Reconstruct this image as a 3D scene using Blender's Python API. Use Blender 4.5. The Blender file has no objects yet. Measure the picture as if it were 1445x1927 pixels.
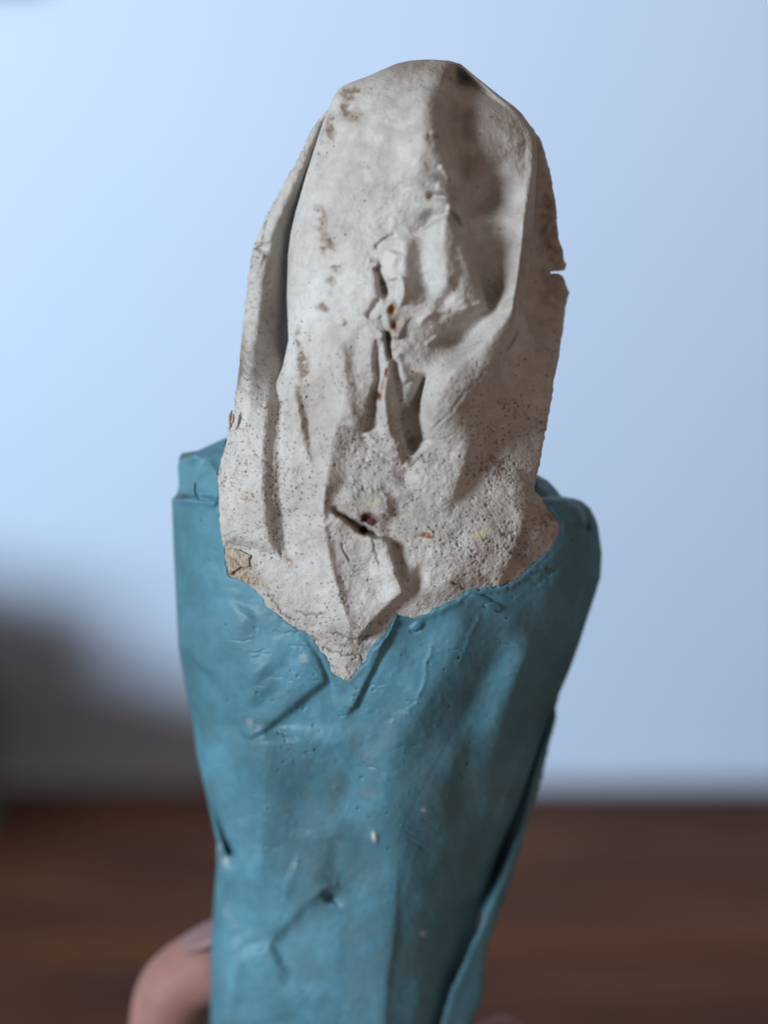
import bpy, math, random
import numpy as np
from mathutils import Vector

random.seed(7)
rng = np.random.default_rng(11)
sc = bpy.context.scene
COL = sc.collection

# ------------------------------------------------------------------ camera, world, lamps, exposure
S = 1e-4            # one photo pixel = 0.1 mm on the figurine
D = 0.32            # camera to the figurine's axis (m)
H = 0.189            # camera height above the table top
CX, CY = 722.5, 963.5

cam_d = bpy.data.cameras.new("camera")
cam = bpy.data.objects.new("camera", cam_d)
COL.objects.link(cam)
cam.location = (0, 0, H)
cam.rotation_euler = (math.radians(90), 0, 0)
cam_d.sensor_fit = 'VERTICAL'
cam_d.sensor_height = 36.0
cam_d.lens = (D / S) / 1927.0 * 36.0
cam_d.clip_start = 0.01
cam_d.clip_end = 50
cam_d.dof.use_dof = True
cam_d.dof.focus_distance = 0.302
cam_d.dof.aperture_fstop = 4.7
sc.camera = cam

world = bpy.data.worlds.new("World")
sc.world = world
world.use_nodes = True
bg = world.node_tree.nodes['Background']
bg.inputs['Color'].default_value = (1.0, 0.80, 0.72, 1)
bg.inputs['Strength'].default_value = 0.28

def area_lamp(name, loc, target, sx, sy, power, col):
    l = bpy.data.lights.new(name, 'AREA')
    l.shape = 'RECTANGLE'; l.size = sx; l.size_y = sy
    l.energy = power; l.color = col
    o = bpy.data.objects.new(name, l)
    COL.objects.link(o)
    o.location = loc
    o.rotation_euler = (Vector(target) - Vector(loc)).to_track_quat('-Z', 'Y').to_euler()
    return o
area_lamp("window_light", (-6.3, -5.0, 1.0), (0, 0.7, 0.2), 2.2, 2.2, 1030, (0.75, 0.89, 1.0))

sc.view_settings.view_transform = 'Standard'
sc.view_settings.look = 'None'
sc.view_settings.exposure = 0.0
sc.view_settings.gamma = 1.0
sc.view_settings.use_curve_mapping = False
sc.render.engine = 'CYCLES'
sc.cycles.use_denoising = True

# ------------------------------------------------------------------ material helpers
class NT:
    def __init__(self, name):
        self.m = bpy.data.materials.new(name)
        self.m.use_nodes = True
        self.t = self.m.node_tree
        self.b = self.t.nodes['Principled BSDF']
    def n(self, typ, **kw):
        nd = self.t.nodes.new(typ)
        for k, v in kw.items():
            if k in nd.inputs.keys():
                nd.inputs[k].default_value = v
            else:
                setattr(nd, k, v)
        return nd
    def l(self, a, b): self.t.links.new(a, b)
    def coord(self, scale=(1, 1, 1)):
        tc = self.n('ShaderNodeTexCoord'); mp = self.n('ShaderNodeMapping')
        mp.inputs['Scale'].default_value = scale
        self.l(tc.outputs['Object'], mp.inputs['Vector'])
        return mp.outputs['Vector']
    def noise(self, vec, scale, detail=4, rough=0.6):
        nd = self.n('ShaderNodeTexNoise'); nd.inputs['Scale'].default_value = scale
        nd.inputs['Detail'].default_value = detail; nd.inputs['Roughness'].default_value = rough
        self.l(vec, nd.inputs['Vector']); return nd.outputs['Fac']
    def ramp(self, fac, stops):
        r = self.n('ShaderNodeValToRGB'); e = r.color_ramp.elements
        while len(e) < len(stops): e.new(0.5)
        for el, (p, c) in zip(e, stops):
            el.position = p; el.color = (c[0], c[1], c[2], 1)
        self.l(fac, r.inputs['Fac']); return r.outputs['Color']
    def mix(self, fac, a, b, blend='MIX'):
        nd = self.n('ShaderNodeMix'); nd.data_type = 'RGBA'; nd.blend_type = blend
        for sock, v in ((nd.inputs[0], fac), (nd.inputs[6], a), (nd.inputs[7], b)):
            if isinstance(v, bpy.types.NodeSocket): self.l(v, sock)
            elif isinstance(v, (int, float)): sock.default_value = v
            else: sock.default_value = (v[0], v[1], v[2], 1)
        return nd.outputs[2]
    def attr(self, name):
        a = self.n('ShaderNodeAttribute'); a.attribute_name = name
        return a.outputs['Fac']
    def math(self, op, a, b, clamp=True):
        nd = self.n('ShaderNodeMath'); nd.operation = op; nd.use_clamp = clamp
        for sock, v in ((nd.inputs[0], a), (nd.inputs[1], b)):
            if isinstance(v, bpy.types.NodeSocket): self.l(v, sock)
            else: sock.default_value = v
        return nd.outputs[0]
    def bump(self, h, strength, dist):
        b = self.n('ShaderNodeBump'); b.inputs['Strength'].default_value = strength
        b.inputs['Distance'].default_value = dist
        self.l(h, b.inputs['Height']); self.l(b.outputs['Normal'], self.b.inputs['Normal'])

def mat_veil():
    t = NT("old_white_plaster"); v = t.coord()
    n1 = t.noise(v, 60, 5, 0.65); n2 = t.noise(v, 520, 4, 0.7); n3 = t.noise(v, 2200, 3, 0.6)
    base = t.ramp(n1, [(0.30, (0.32, 0.276, 0.244)), (0.5, (0.44, 0.406, 0.374)), (0.72, (0.53, 0.505, 0.478))])
    fine = t.ramp(n2, [(0.32, (0.74, 0.71, 0.68)), (0.55, (1, 1, 1))])
    base = t.mix(0.55, base, fine, 'MULTIPLY')
    base = t.mix(t.math('MULTIPLY', t.attr('pore'), 0.85), base, (0.11, 0.078, 0.058))
    vo = t.n('ShaderNodeTexVoronoi'); vo.inputs['Scale'].default_value = 900.0; t.l(v, vo.inputs['Vector'])
    dot = t.n('ShaderNodeMapRange'); dot.inputs['From Min'].default_value = 0.13; dot.inputs['From Max'].default_value = 0.26
    dot.inputs['To Min'].default_value = 1.0; dot.inputs['To Max'].default_value = 0.0
    t.l(vo.outputs['Distance'], dot.inputs['Value'])
    sx = t.n('ShaderNodeSeparateColor'); t.l(vo.outputs['Color'], sx.inputs[0])
    keep = t.math('LESS_THAN', sx.outputs[0], t.attr('speck'))
    speck = t.math('MULTIPLY', t.math('MULTIPLY', dot.outputs[0], keep), 0.8)
    base = t.mix(speck, base, (0.12, 0.085, 0.065))
    gr = t.math('MULTIPLY', t.attr('grime_and_tone'), t.math('ADD', n2, 0.35))
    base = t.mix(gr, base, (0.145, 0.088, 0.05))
    base = t.mix(t.attr('fibre'), base, t.ramp(t.noise(t.coord((1.0, 1.0, 0.16)), 2600, 3, .6), [(0.36, (0.15, 0.105, 0.07)), (0.62, (0.42, 0.34, 0.25))]))
    rs = t.math('MULTIPLY', t.attr('rust'), t.math('ADD', n2, 0.45))
    base = t.mix(rs, base, (0.24, 0.075, 0.022))
    base = t.mix(t.attr('blood'), base, (0.055, 0.012, 0.010))
    base = t.mix(t.attr('yellow'), base, (0.55, 0.47, 0.20))
    t.l(base, t.b.inputs['Base Color'])
    t.b.inputs['Roughness'].default_value = 0.72
    t.b.inputs['Specular IOR Level'].default_value = 0.30
    t.bump(t.math('ADD', t.math('MULTIPLY', n2, 0.6), t.math('MULTIPLY', n3, 0.4)), 0.95, 0.00045)
    return t.m

def mat_robe():
    t = NT("old_blue_paint"); v = t.coord()
    n1 = t.noise(v, 38, 5, 0.6); n2 = t.noise(v, 420, 4, 0.65); n3 = t.noise(v, 1700, 3, 0.6)
    base = t.ramp(n1, [(0.28, (0.036, 0.098, 0.118)), (0.5, (0.058, 0.162, 0.208)), (0.70, (0.088, 0.232, 0.306))])
    fine = t.ramp(n2, [(0.3, (0.80, 0.80, 0.80)), (0.6, (1, 1, 1))])
    base = t.mix(0.5, base, fine, 'MULTIPLY')
    w = t.math('MULTIPLY', t.attr('wear'), t.math('ADD', n2, 0.3))
    base = t.mix(w, base, (0.066, 0.128, 0.150))
    base = t.mix(t.math('MULTIPLY', t.attr('pore'), 0.8), base, (0.018, 0.045, 0.055))
    base = t.mix(t.math('MULTIPLY', t.attr('grime_and_tone'), 0.8), base, (0.045, 0.05, 0.05))
    base = t.mix(t.attr('pale'), base, (0.46, 0.44, 0.42))
    base = t.mix(t.attr('rust'), base, (0.20, 0.09, 0.04))
    t.l(base, t.b.inputs['Base Color'])
    rr = t.ramp(n2, [(0.3, (0.42, 0.42, 0.42)), (0.7, (0.62, 0.62, 0.62))])
    t.l(rr, t.b.inputs['Roughness'])
    t.b.inputs['Specular IOR Level'].default_value = 0.35
    t.bump(t.math('ADD', t.math('MULTIPLY', n2, 0.7), t.math('MULTIPLY', n3, 0.3)), 0.45, 0.00022)
    return t.m

def mat_wall():
    t = NT("painted_wall"); v = t.coord()
    n = t.noise(v, 3.0, 3, 0.5)
    t.l(t.ramp(n, [(0.3, (0.565, 0.685, 0.87)), (0.7, (0.59, 0.71, 0.89))]), t.b.inputs['Base Color'])
    t.b.inputs['Roughness'].default_value = 0.8
    t.bump(t.noise(v, 160, 3), 0.15, 0.001)
    return t.m

def mat_wood():
    t = NT("dark_stained_wood"); v = t.coord((3.0, 11, 11))
    oi = t.n('ShaderNodeObjectInfo')
    add = t.n('ShaderNodeVectorMath'); add.operation = 'ADD'
    sc_ = t.n('ShaderNodeVectorMath'); sc_.operation = 'SCALE'
    t.l(oi.outputs['Random'], sc_.inputs['Scale']); sc_.inputs[0].default_value = (31, 17, 9)
    t.l(v, add.inputs[0]); t.l(sc_.outputs[0], add.inputs[1])
    n1 = t.noise(add.outputs[0], 2.2, 6, 0.65); n2 = t.noise(add.outputs[0], 9, 4, 0.6)
    c = t.ramp(n1, [(0.3, (0.050, 0.016, 0.007)), (0.5, (0.108, 0.038, 0.015)), (0.7, (0.19, 0.075, 0.028))])
    c = t.mix(0.35, c, t.ramp(n2, [(0.35, (0.35, 0.3, 0.3)), (0.6, (1, 1, 1))]), 'MULTIPLY')
    tint = t.ramp(oi.outputs['Random'], [(0, (0.80, 0.78, 0.78)), (0.5, (1.0, 1.0, 1.0)), (1, (1.2, 1.25, 1.15))])
    c = t.mix(1.0, c, tint, 'MULTIPLY')
    c = t.mix(t.attr('knot'), c, (0.022, 0.010, 0.008))
    t.l(c, t.b.inputs['Base Color'])
    t.b.inputs['Roughness'].default_value = 0.6
    t.b.inputs['Specular IOR Level'].default_value = 0.04
    t.bump(n2, 0.2, 0.0006)
    return t.m

def mat_plain(name, col, rough=0.7, scale=40, var=0.25, spec=0.3):
    t = NT(name); v = t.coord()
    n = t.noise(v, scale, 4)
    a = tuple(c * (1 - var) for c in col); b = tuple(c * (1 + var) for c in col)
    t.l(t.ramp(n, [(0.3, a), (0.7, b)]), t.b.inputs['Base Color'])
    t.b.inputs['Roughness'].default_value = rough
    t.b.inputs['Specular IOR Level'].default_value = spec
    t.bump(n, 0.15, 0.0006)
    return t.m

def mat_skin():
    t = NT("skin"); v = t.coord()
    n = t.noise(v, 70, 4); n2 = t.noise(v, 900, 3)
    c = t.ramp(n, [(0.3, (0.22, 0.10, 0.082)), (0.7, (0.32, 0.165, 0.138))])
    t.l(c, t.b.inputs['Base Color'])
    t.b.inputs['Roughness'].default_value = 0.68
    t.b.inputs['Specular IOR Level'].default_value = 0.3
    t.b.inputs['Subsurface Weight'].default_value = 0.15
    t.b.inputs['Subsurface Radius'].default_value = (0.004, 0.0015, 0.001)
    t.b.inputs['Subsurface Scale'].default_value = 0.5
    t.bump(n2, 0.2, 0.0003)
    return t.m

M_VEIL, M_ROBE, M_WALL, M_WOOD, M_SKIN = mat_veil(), mat_robe(), mat_wall(), mat_wood(), mat_skin()
M_NAIL = mat_plain("fingernail", (0.20, 0.115, 0.115), 0.5, 60, 0.08, 0.3)
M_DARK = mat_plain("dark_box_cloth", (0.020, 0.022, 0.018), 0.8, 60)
M_BROWN = mat_plain("brown_frame_wood", (0.07, 0.04, 0.025), 0.5, 30)

# ------------------------------------------------------------------ mesh helpers
def mesh_obj(name, verts, quads, mat, parent=None, attrs=None, tris=None, smooth=True):
    me = bpy.data.meshes.new(name)
    verts = np.asarray(verts, dtype=np.float32)
    me.vertices.add(len(verts)); me.vertices.foreach_set('co', verts.ravel())
    q = np.asarray(quads, dtype=np.int32).reshape(-1, 4)
    tr = np.asarray(tris if tris is not None else [], dtype=np.int32).reshape(-1, 3)
    nl = q.size + tr.size
    me.loops.add(nl); me.loops.foreach_set('vertex_index', np.concatenate([q.ravel(), tr.ravel()]))
    me.polygons.add(len(q) + len(tr))
    st = np.concatenate([np.arange(len(q)) * 4, q.size + np.arange(len(tr)) * 3]).astype(np.int32)
    me.polygons.foreach_set('loop_start', st)
    me.update(calc_edges=True)
    me.validate()
    if smooth: me.polygons.foreach_set('use_smooth', np.ones(len(me.polygons), dtype=bool))
    for k, a in (attrs or {}).items():
        at = me.attributes.new(k, 'FLOAT', 'POINT')
        at.data.foreach_set('value', np.clip(np.asarray(a, dtype=np.float32), 0, 1))
    me.materials.append(mat)
    o = bpy.data.objects.new(name, me)
    COL.objects.link(o)
    if parent: o.parent = parent
    return o

def box(name, lo, hi, mat, parent=None, bevel=0.0):
    (x0, y0, z0), (x1, y1, z1) = lo, hi
    v = [(x0,y0,z0),(x1,y0,z0),(x1,y1,z0),(x0,y1,z0),(x0,y0,z1),(x1,y0,z1),(x1,y1,z1),(x0,y1,z1)]
    f = [(0,3,2,1),(4,5,6,7),(0,1,5,4),(1,2,6,5),(2,3,7,6),(3,0,4,7)]
    o = mesh_obj(name, v, f, mat, parent, smooth=False)
    if bevel:
        m = o.modifiers.new('bevel', 'BEVEL'); m.width = bevel; m.segments = 2
    return o

def empty(name, loc=(0, 0, 0)):
    o = bpy.data.objects.new(name, None); COL.objects.link(o); o.location = loc
    o.empty_display_size = 0.02
    return o

def tag(o, label, cat, group=None):
    o['label'] = label; o['category'] = cat
    if group: o['group'] = group

def to_world(px, py, d, dref=None):
    """px,py measured on the photograph, d = height towards the viewer (px) from the axis plane"""
    dist = D - np.asarray(d) * S
    k = (D - np.asarray(d if dref is None else dref) * S) / D
    return np.stack([(px - CX) * S * k, dist, H + (CY - py) * S * k], axis=-1)

# ------------------------------------------------------------------ the setting: wall, table boards
WALL_Y = 1.20
w = box('wall', (-2.2, WALL_Y, -0.8), (2.2, WALL_Y + 0.12, 2.2), M_WALL); w['kind'] = 'structure'

table = empty('tabletop', (0, 0.8, 0)); table['kind'] = 'structure'
edges = [0.455, 0.60, 0.742, 0.878, 1.03, 1.182]
for i in range(5):
    y0, y1 = edges[i] + 0.0012, edges[i + 1] - 0.0012
    nx, ny = 120, 26
    xs = np.linspace(-0.95, 0.95, nx); ys = np.linspace(y0, y1, ny)
    X, Y = np.meshgrid(xs, ys)
    Z = np.zeros_like(X) + [0, -.0006, .0004, -.0003, .0005][i]
    edge = np.minimum(Y - y0, y1 - Y)
    Z -= 0.0022 * np.exp(-edge / 0.0012)
    top = np.stack([X, Y, Z], -1).reshape(-1, 3)
    knot = np.zeros(X.shape)
    for kx, ky, r in [(0.137, 0.945, 0.010), (0.128, 0.985, 0.006), (0.30, 1.10, .012), (-0.4, .8, .012), (0.23, 0.66, .01)]:
        knot += np.exp(-(((X - kx) / r) ** 2 + ((Y - ky) / (r * 1.3)) ** 2))
    idx = np.arange(nx * ny).reshape(ny, nx)
    q = np.stack([idx[:-1, :-1], idx[:-1, 1:], idx[1:, 1:], idx[1:, :-1]], -1).reshape(-1, 4)
    ring = np.concatenate([idx[0, :], idx[1:, -1], idx[-1, -2::-1], idx[-2:0:-1, 0]])
    low = top[ring].copy(); low[:, 2] = -0.024
    n0 = len(top); m = len(ring)
    a = np.arange(m); b = (a + 1) % m
    side = np.stack([ring[a], n0 + a, n0 + b, ring[b]], -1)
    vs = np.concatenate([top, low]) - np.array([0, 0.8, 0])
    mesh_obj('plank', vs, np.concatenate([q, side]), M_WOOD, table,
             {'knot': np.concatenate([knot.ravel(), np.zeros(m)])})

# ------------------------------------------------------------------ relief rasters of the figurine
OX, OY, RW, RH = 240, 60, 960, 2060
gy, gx = np.mgrid[0:RH, 0:RW].astype(np.float32)
gx += OX; gy += OY

def fnoise(sigma, seed, aniso=1.0):
    g = np.random.default_rng(seed).standard_normal((RH, RW)).astype(np.float32)
    fy = np.fft.fftfreq(RH)[:, None]; fx = np.fft.rfftfreq(RW)[None, :]
    k = np.exp(-2 * (math.pi * sigma) ** 2 * (fx ** 2 + (fy * aniso) ** 2))
    o = np.fft.irfft2(np.fft.rfft2(g) * k, s=(RH, RW))
    return (o / (o.std() + 1e-9)).astype(np.float32)

def window(x0, y0, x1, y1):
    a = max(0, int(x0 - OX)); b = min(RW, int(x1 - OX) + 1)
    c = max(0, int(y0 - OY)); d = min(RH, int(y1 - OY) + 1)
    return slice(c, d), slice(a, b)

def pl_dist(pts, sl, close=False):
    """distance, signed side (+ = right hand of travel), arc position 0..1"""
    X, Y = gx[sl], gy[sl]
    P = [np.array(p, float) for p in pts]
    if close: P.append(P[0])
    seg = [np.linalg.norm(P[i + 1] - P[i]) for i in range(len(P) - 1)]
    tot = sum(seg); acc = 0
    best = np.full(X.shape, 1e9, np.float32); side = np.ones_like(best); s = np.zeros_like(best); bp = np.zeros_like(best)
    for i in range(len(P) - 1):
        d = P[i + 1] - P[i]; L2 = max(d @ d, 1e-6)
        t = np.clip(((X - P[i][0]) * d[0] + (Y - P[i][1]) * d[1]) / L2, 0, 1)
        ex = X - P[i][0] - t * d[0]; ey = Y - P[i][1] - t * d[1]
        dd = np.sqrt(ex * ex + ey * ey)
        c = d[0] * (Y - P[i][1]) - d[1] * (X - P[i][0])
        pp = np.abs(c) / math.sqrt(L2)
        m = (dd < best - 1e-3) | ((np.abs(dd - best) <= 1e-3) & (pp > bp))
        best = np.where(m, dd, best); side = np.where(m, np.sign(c), side); bp = np.where(m, pp, bp)
        s = np.where(m, (acc + t * seg[i]) / tot, s)
        acc += seg[i]
    return best, side, s

def smooth_pts(pts, n=5):
    P = np.array(pts, float); out = []
    for i in range(len(P) - 1):
        p0 = P[max(i - 1, 0)]; p1 = P[i]; p2 = P[i + 1]; p3 = P[min(i + 2, len(P) - 1)]
        for k in range(n):
            t = k / n
            out.append(0.5 * ((2 * p1) + (-p0 + p2) * t + (2 * p0 - 5 * p1 + 4 * p2 - p3) * t * t + (-p0 + 3 * p1 - 3 * p2 + p3) * t ** 3))
    out.append(P[-1]); return out

def wobble(pts, amp, seed, step=6):
    r = np.random.default_rng(seed); P = np.array(pts, float); out = []
    for i in range(len(P) - 1):
        n = max(1, int(np.linalg.norm(P[i + 1] - P[i]) / step))
        for k in range(n):
            p = P[i] + (P[i + 1] - P[i]) * k / n
            out.append(p + (r.standard_normal(2) * amp if (i or k) else 0))
    out.append(P[-1]); return out

def taper(s, ta, tb):
    r = np.ones_like(s)
    if ta > 0: r = r * np.clip(s / ta, 0, 1)
    if tb > 0: r = r * np.clip((1 - s) / tb, 0, 1)
    return r * r * (3 - 2 * r)

def bbox(pts, pad):
    P = np.array(pts); return P[:, 0].min() - pad, P[:, 1].min() - pad, P[:, 0].max() + pad, P[:, 1].max() + pad

def ridge(R, pts, h, wl, wr=None, ta=.15, tb=.15, sm=True):
    """wl = width on the traveller's left, wr = on the right"""
    wr = wl if wr is None else wr
    if sm and len(pts) > 2: pts = smooth_pts(pts)
    sl = window(*bbox(pts, 3 * max(wl, wr)))
    d, side, s = pl_dist(pts, sl)
    w_ = np.where(side > 0, wr, wl)
    R[sl] += h * taper(s, ta, tb) * np.exp(-(d / w_) ** 2)

def crease(R, pts, h, wl, wr=None, ta=.2, tb=.2, rnd=6.0):
    """two flat facets meeting in a soft fold"""
    wr = wl if wr is None else wr
    pts = smooth_pts(pts)
    sl = window(*bbox(pts, 1.3 * max(wl, wr)))
    d, side, s = pl_dist(pts, sl)
    x = np.clip(np.sqrt(d * d + rnd * rnd) / np.where(side > 0, wr, wl), 0, 1)
    R[sl] += h * taper(s, ta, tb) * (1 - x) ** 1.25

def step(R, pts, h, far, hi='R', low=0.0, near=10, ta=.15, tb=.15, sm=True, soft=1.6, wob=0.9):
    """a sheet edge: the `hi` side rises by h at the line and eases back over `far`;
    the other side may sink by `low` over `near`"""
    if sm and len(pts) > 2: pts = smooth_pts(pts)
    if wob and sm and max(far, near) < 42: pts = wobble(pts, wob, int(pts[0][0] * 7 + pts[0][1]), 6)
    sl = window(*bbox(pts, 3 * max(far, near)))
    d, side, s = pl_dist(pts, sl)
    sd = d * side * (1 if hi == 'R' else -1)
    k = 1 / (1 + np.exp(-np.clip(sd / soft, -30, 30)))
    up = h * np.exp(-(d / far) ** 2); dn = -low * np.exp(-(d / near) ** 2)
    R[sl] += taper(s, ta, tb) * (k * up + (1 - k) * dn)

def bump(R, cx, cy, rx, ry, h, ang=0, p=1.0):
    r = max(rx, ry) * 3
    sl = window(cx - r, cy - r, cx + r, cy + r)
    a = math.radians(ang); c, s_ = math.cos(a), math.sin(a)
    u = (gx[sl] - cx) * c + (gy[sl] - cy) * s_; v = -(gx[sl] - cx) * s_ + (gy[sl] - cy) * c
    R[sl] += h * np.exp(-((u / rx) ** 2 + (v / ry) ** 2) ** p)

def poly_sdf(pts, sl):
    """+ inside"""
    X, Y = gx[sl], gy[sl]
    d, _, _ = pl_dist(pts, sl, close=True)
    ins = np.zeros(X.shape, bool)
    n = len(pts)
    for i in range(n):
        x0, y0 = pts[i]; x1, y1 = pts[(i + 1) % n]
        if y0 == y1: continue
        c = ((y0 > Y) != (y1 > Y)) & (X < (x1 - x0) * (Y - y0) / (y1 - y0) + x0)
        ins ^= c
    return np.where(ins, d, -d)

def plateau(R, poly, h, soft=2.0, fade=None):
    sl = window(*bbox(poly, 12))
    q = poly_sdf(poly, sl)
    k = 1 / (1 + np.exp(-np.clip(q / soft, -30, 30)))
    if fade is not None: k = k * fade(gx[sl], gy[sl])
    R[sl] += h * k

def sstep(a, b, x):
    t = np.clip((x - a) / (b - a), 0, 1); return t * t * (3 - 2 * t)

def sample(R, px, py):
    x = np.clip(np.asarray(px) - OX, 0, RW - 1.001); y = np.clip(np.asarray(py) - OY, 0, RH - 1.001)
    i = x.astype(int); j = y.astype(int); fx = x - i; fy = y - j
    return (R[j, i] * (1 - fx) + R[j, i + 1] * fx) * (1 - fy) + (R[j + 1, i] * (1 - fx) + R[j + 1, i + 1] * fx) * fy

def pits(R, A, n, dens, seed, rmin, rmax, depth, rim=0.25, dirt=1.0):
    """open pores: pits stamped into the relief R with dirt in the bottom (A)"""
    r_ = np.random.default_rng(seed)
    prob = np.clip(dens, 0, None).astype(np.float64).ravel(); cdf = np.cumsum(prob); cdf /= cdf[-1]
    pick = np.searchsorted(cdf, r_.random(n))
    for k in pick:
        j, i = divmod(int(k), RW)
        rad = rmin + (rmax - rmin) * r_.random() ** 2.6
        w_ = int(rad * 2.6) + 2
        j0, j1, i0, i1 = max(0, j - w_), min(RH, j + w_ + 1), max(0, i - w_), min(RW, i + w_ + 1)
        yy, xx = np.ogrid[j0 - j:j1 - j, i0 - i:i1 - i]
        an = r_.random() * 3.14; st_ = 1 + 0.7 * r_.random()
        u = xx * math.cos(an) + yy * math.sin(an); v = -xx * math.sin(an) + yy * math.cos(an)
        q = np.sqrt((u * u) / st_ + v * v * st_) / rad
        g = np.exp(-q ** 3)
        R[j0:j1, i0:i1] += -depth * rad * g + rim * rad * np.exp(-((q - 1.5) / .45) ** 2)
        if dirt: A[j0:j1, i0:i1] = np.maximum(A[j0:j1, i0:i1], dirt * (0.45 + .55 * r_.random()) * np.exp(-(q * 1.15) ** 4))

# border between the white veil and the blue robe
VEE = [(420, 1010), (428, 1083), (460, 1094), (485, 1110), (497, 1128), (505, 1142), (532, 1166), (562, 1184), (580, 1193),
       (596, 1212), (610, 1235), (622, 1250), (633, 1267), (656, 1277), (674, 1258), (690, 1243), (696, 1223), (712, 1212),
       (726, 1199), (738, 1176), (746, 1157), (770, 1160), (794, 1157), (826, 1145), (857, 1130), (880, 1113), (912, 1108),
       (940, 1104), (979, 1086), (1006, 1062), (1032, 1036), (1046, 1012), (1053, 988), (1046, 974), (1032, 961), (1018, 948),
       (1002, 938), (1004, 915), (1012, 880), (1012, 700), (436, 700), (426, 900)]
SDF = np.full((RH, RW), -60, np.float32)
_sl = window(330, 640, 1130, 1360)
SDF[_sl] = poly_sdf(wobble(VEE[:-4], 1.1, 5, 7) + VEE[-4:], _sl)
SDF[:640 - OY] = 60
SDF += 0.45 * fnoise(3, 21) + 0.8 * fnoise(9, 22)

# ---- veil relief -------------------------------------------------------
V = np.zeros((RH, RW), np.float32)
V += 2.0 * fnoise(30, 1) + 0.7 * fnoise(11, 2) + 0.35 * fnoise(4, 3) + 0.18 * fnoise(2, 4)
# crown: the long central ridge, its right face and the sunken side beyond it
step(V, [(872, 118), (850, 150), (838, 190), (836, 225), (843, 263), (860, 315), (866, 362), (868, 420)], 22, 95, 'R', 50, 115, .02, .12, soft=9)
ridge(V, [(800, 150), (797, 200), (793, 250), (786, 310), (775, 360)], 10, 40, 30)
bump(V, 868, 148, 17, 22, -22, 20)
bump(V, 862, 232, 18, 42, -26, 5)
bump(V, 872, 325, 10, 30, -18, 0)
bump(V, 905, 300, 26, 60, 10, 10)
bump(V, 650, 207, 11, 13, -14); bump(V, 640, 178, 16, 20, 9); ridge(V, [(636, 240), (622, 290), (606, 340)], -5, 14)
bump(V, 700, 150, 60, 9, 6, -14); bump(V, 795, 150, 14, 10, -3)
ridge(V, [(845, 180), (840, 225), (850, 262)], 5, 6)
ridge(V, [(800, 258), (826, 262), (842, 272)], -4, 7); ridge(V, [(808, 250), (832, 252)], 5, 5)
ridge(V, [(828, 310), (848, 336)], 6, 5); ridge(V, [(818, 352), (842, 360), (866, 372)], 9, 7)
ridge(V, [(800, 368), (840, 372), (866, 384)], -9, 7)
ridge(V, [(838, 390), (858, 398), (868, 412), (864, 424)], 13, 7)
# hollow side floor and the rib on the right
bump(V, 925, 430, 46, 130, -26, -4)
bump(V, 914, 555, 32, 42, -20, 50)
ridge(V, [(1000, 290), (1000, 390), (993, 470), (980, 540), (963, 592), (930, 632), (893, 668), (852, 708), (828, 752), (818, 796), (800, 842)], 50, 80, 27, .25, .15)
bump(V, 880, 640, 40, 22, -14, -35); ridge(V, [(800, 700), (786, 740), (778, 780)], -10, 14)
step(V, [(986, 545), (979, 603), (952, 655), (940, 701), (913, 775), (898, 830), (872, 905), (832, 988)], 17, 75, 'R', 9, 70, .08, .25, soft=4)
ridge(V, wobble([(945, 664), (893, 720), (846, 776), (806, 818)], 1.5, 77, 9), -2.2, 3, sm=False)
plateau(V, [(798, 712), (782, 742), (768, 764), (754, 772), (751, 790), (757, 816), (767, 846), (776, 853), (797, 828), (795, 790), (794, 750)], -36, 3.2)
bump(V, 775, 836, 9, 13, -14)
# triangular flap
step(V, [(842, 398), (858, 425), (876, 462), (896, 518), (912, 560), (922, 590)], 32, 62, 'R', 10, 26, .05, .12, soft=2.5)
ridge(V, [(824, 396), (808, 420), (788, 452), (784, 500), (783, 562)], -10, 34, 18, .08, .1)
ridge(V, [(836, 402), (832, 450), (838, 510), (850, 560)], 9, 22)
ridge(V, [(868, 520), (842, 560), (815, 610)], -6, 12)
bump(V, 862, 638, 52, 28, -20, -25); bump(V, 815, 588, 25, 16, 7, -15)
ridge(V, [(785, 612), (812, 590), (850, 584)], 4, 5); ridge(V, [(800, 650), (825, 632)], 5, 4)
# knot with its hole
ridge(V, [(766, 440), (762, 490), (763, 540), (758, 574)], 15, 24, 16)
ridge(V, [(744, 470), (738, 500), (742, 530)], 11, 12)
bump(V, 723, 546, 10, 17, -34, -12); ridge(V, [(706, 500), (714, 515), (722, 540)], -17, 6)
bump(V, 744, 552, 6, 14, -10); ridge(V, [(748, 520), (758, 530), (759, 555), (752, 578)], 9, 5)
ridge(V, [(716, 560), (700, 585), (690, 600)], -8, 6)
ridge(V, [(704, 470), (724, 452), (748, 440)], -6, 5); ridge(V, [(690, 492), (712, 500)], 7, 7)
step(V, wobble([(716, 590), (728, 612), (738, 634), (752, 640)], 1, 3), 13, 34, 'L', 6, 9, .1, .1, sm=False)
bump(V, 738, 582, 6, 9, -9); bump(V, 742, 612, 6, 9, -8, 15)
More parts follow.
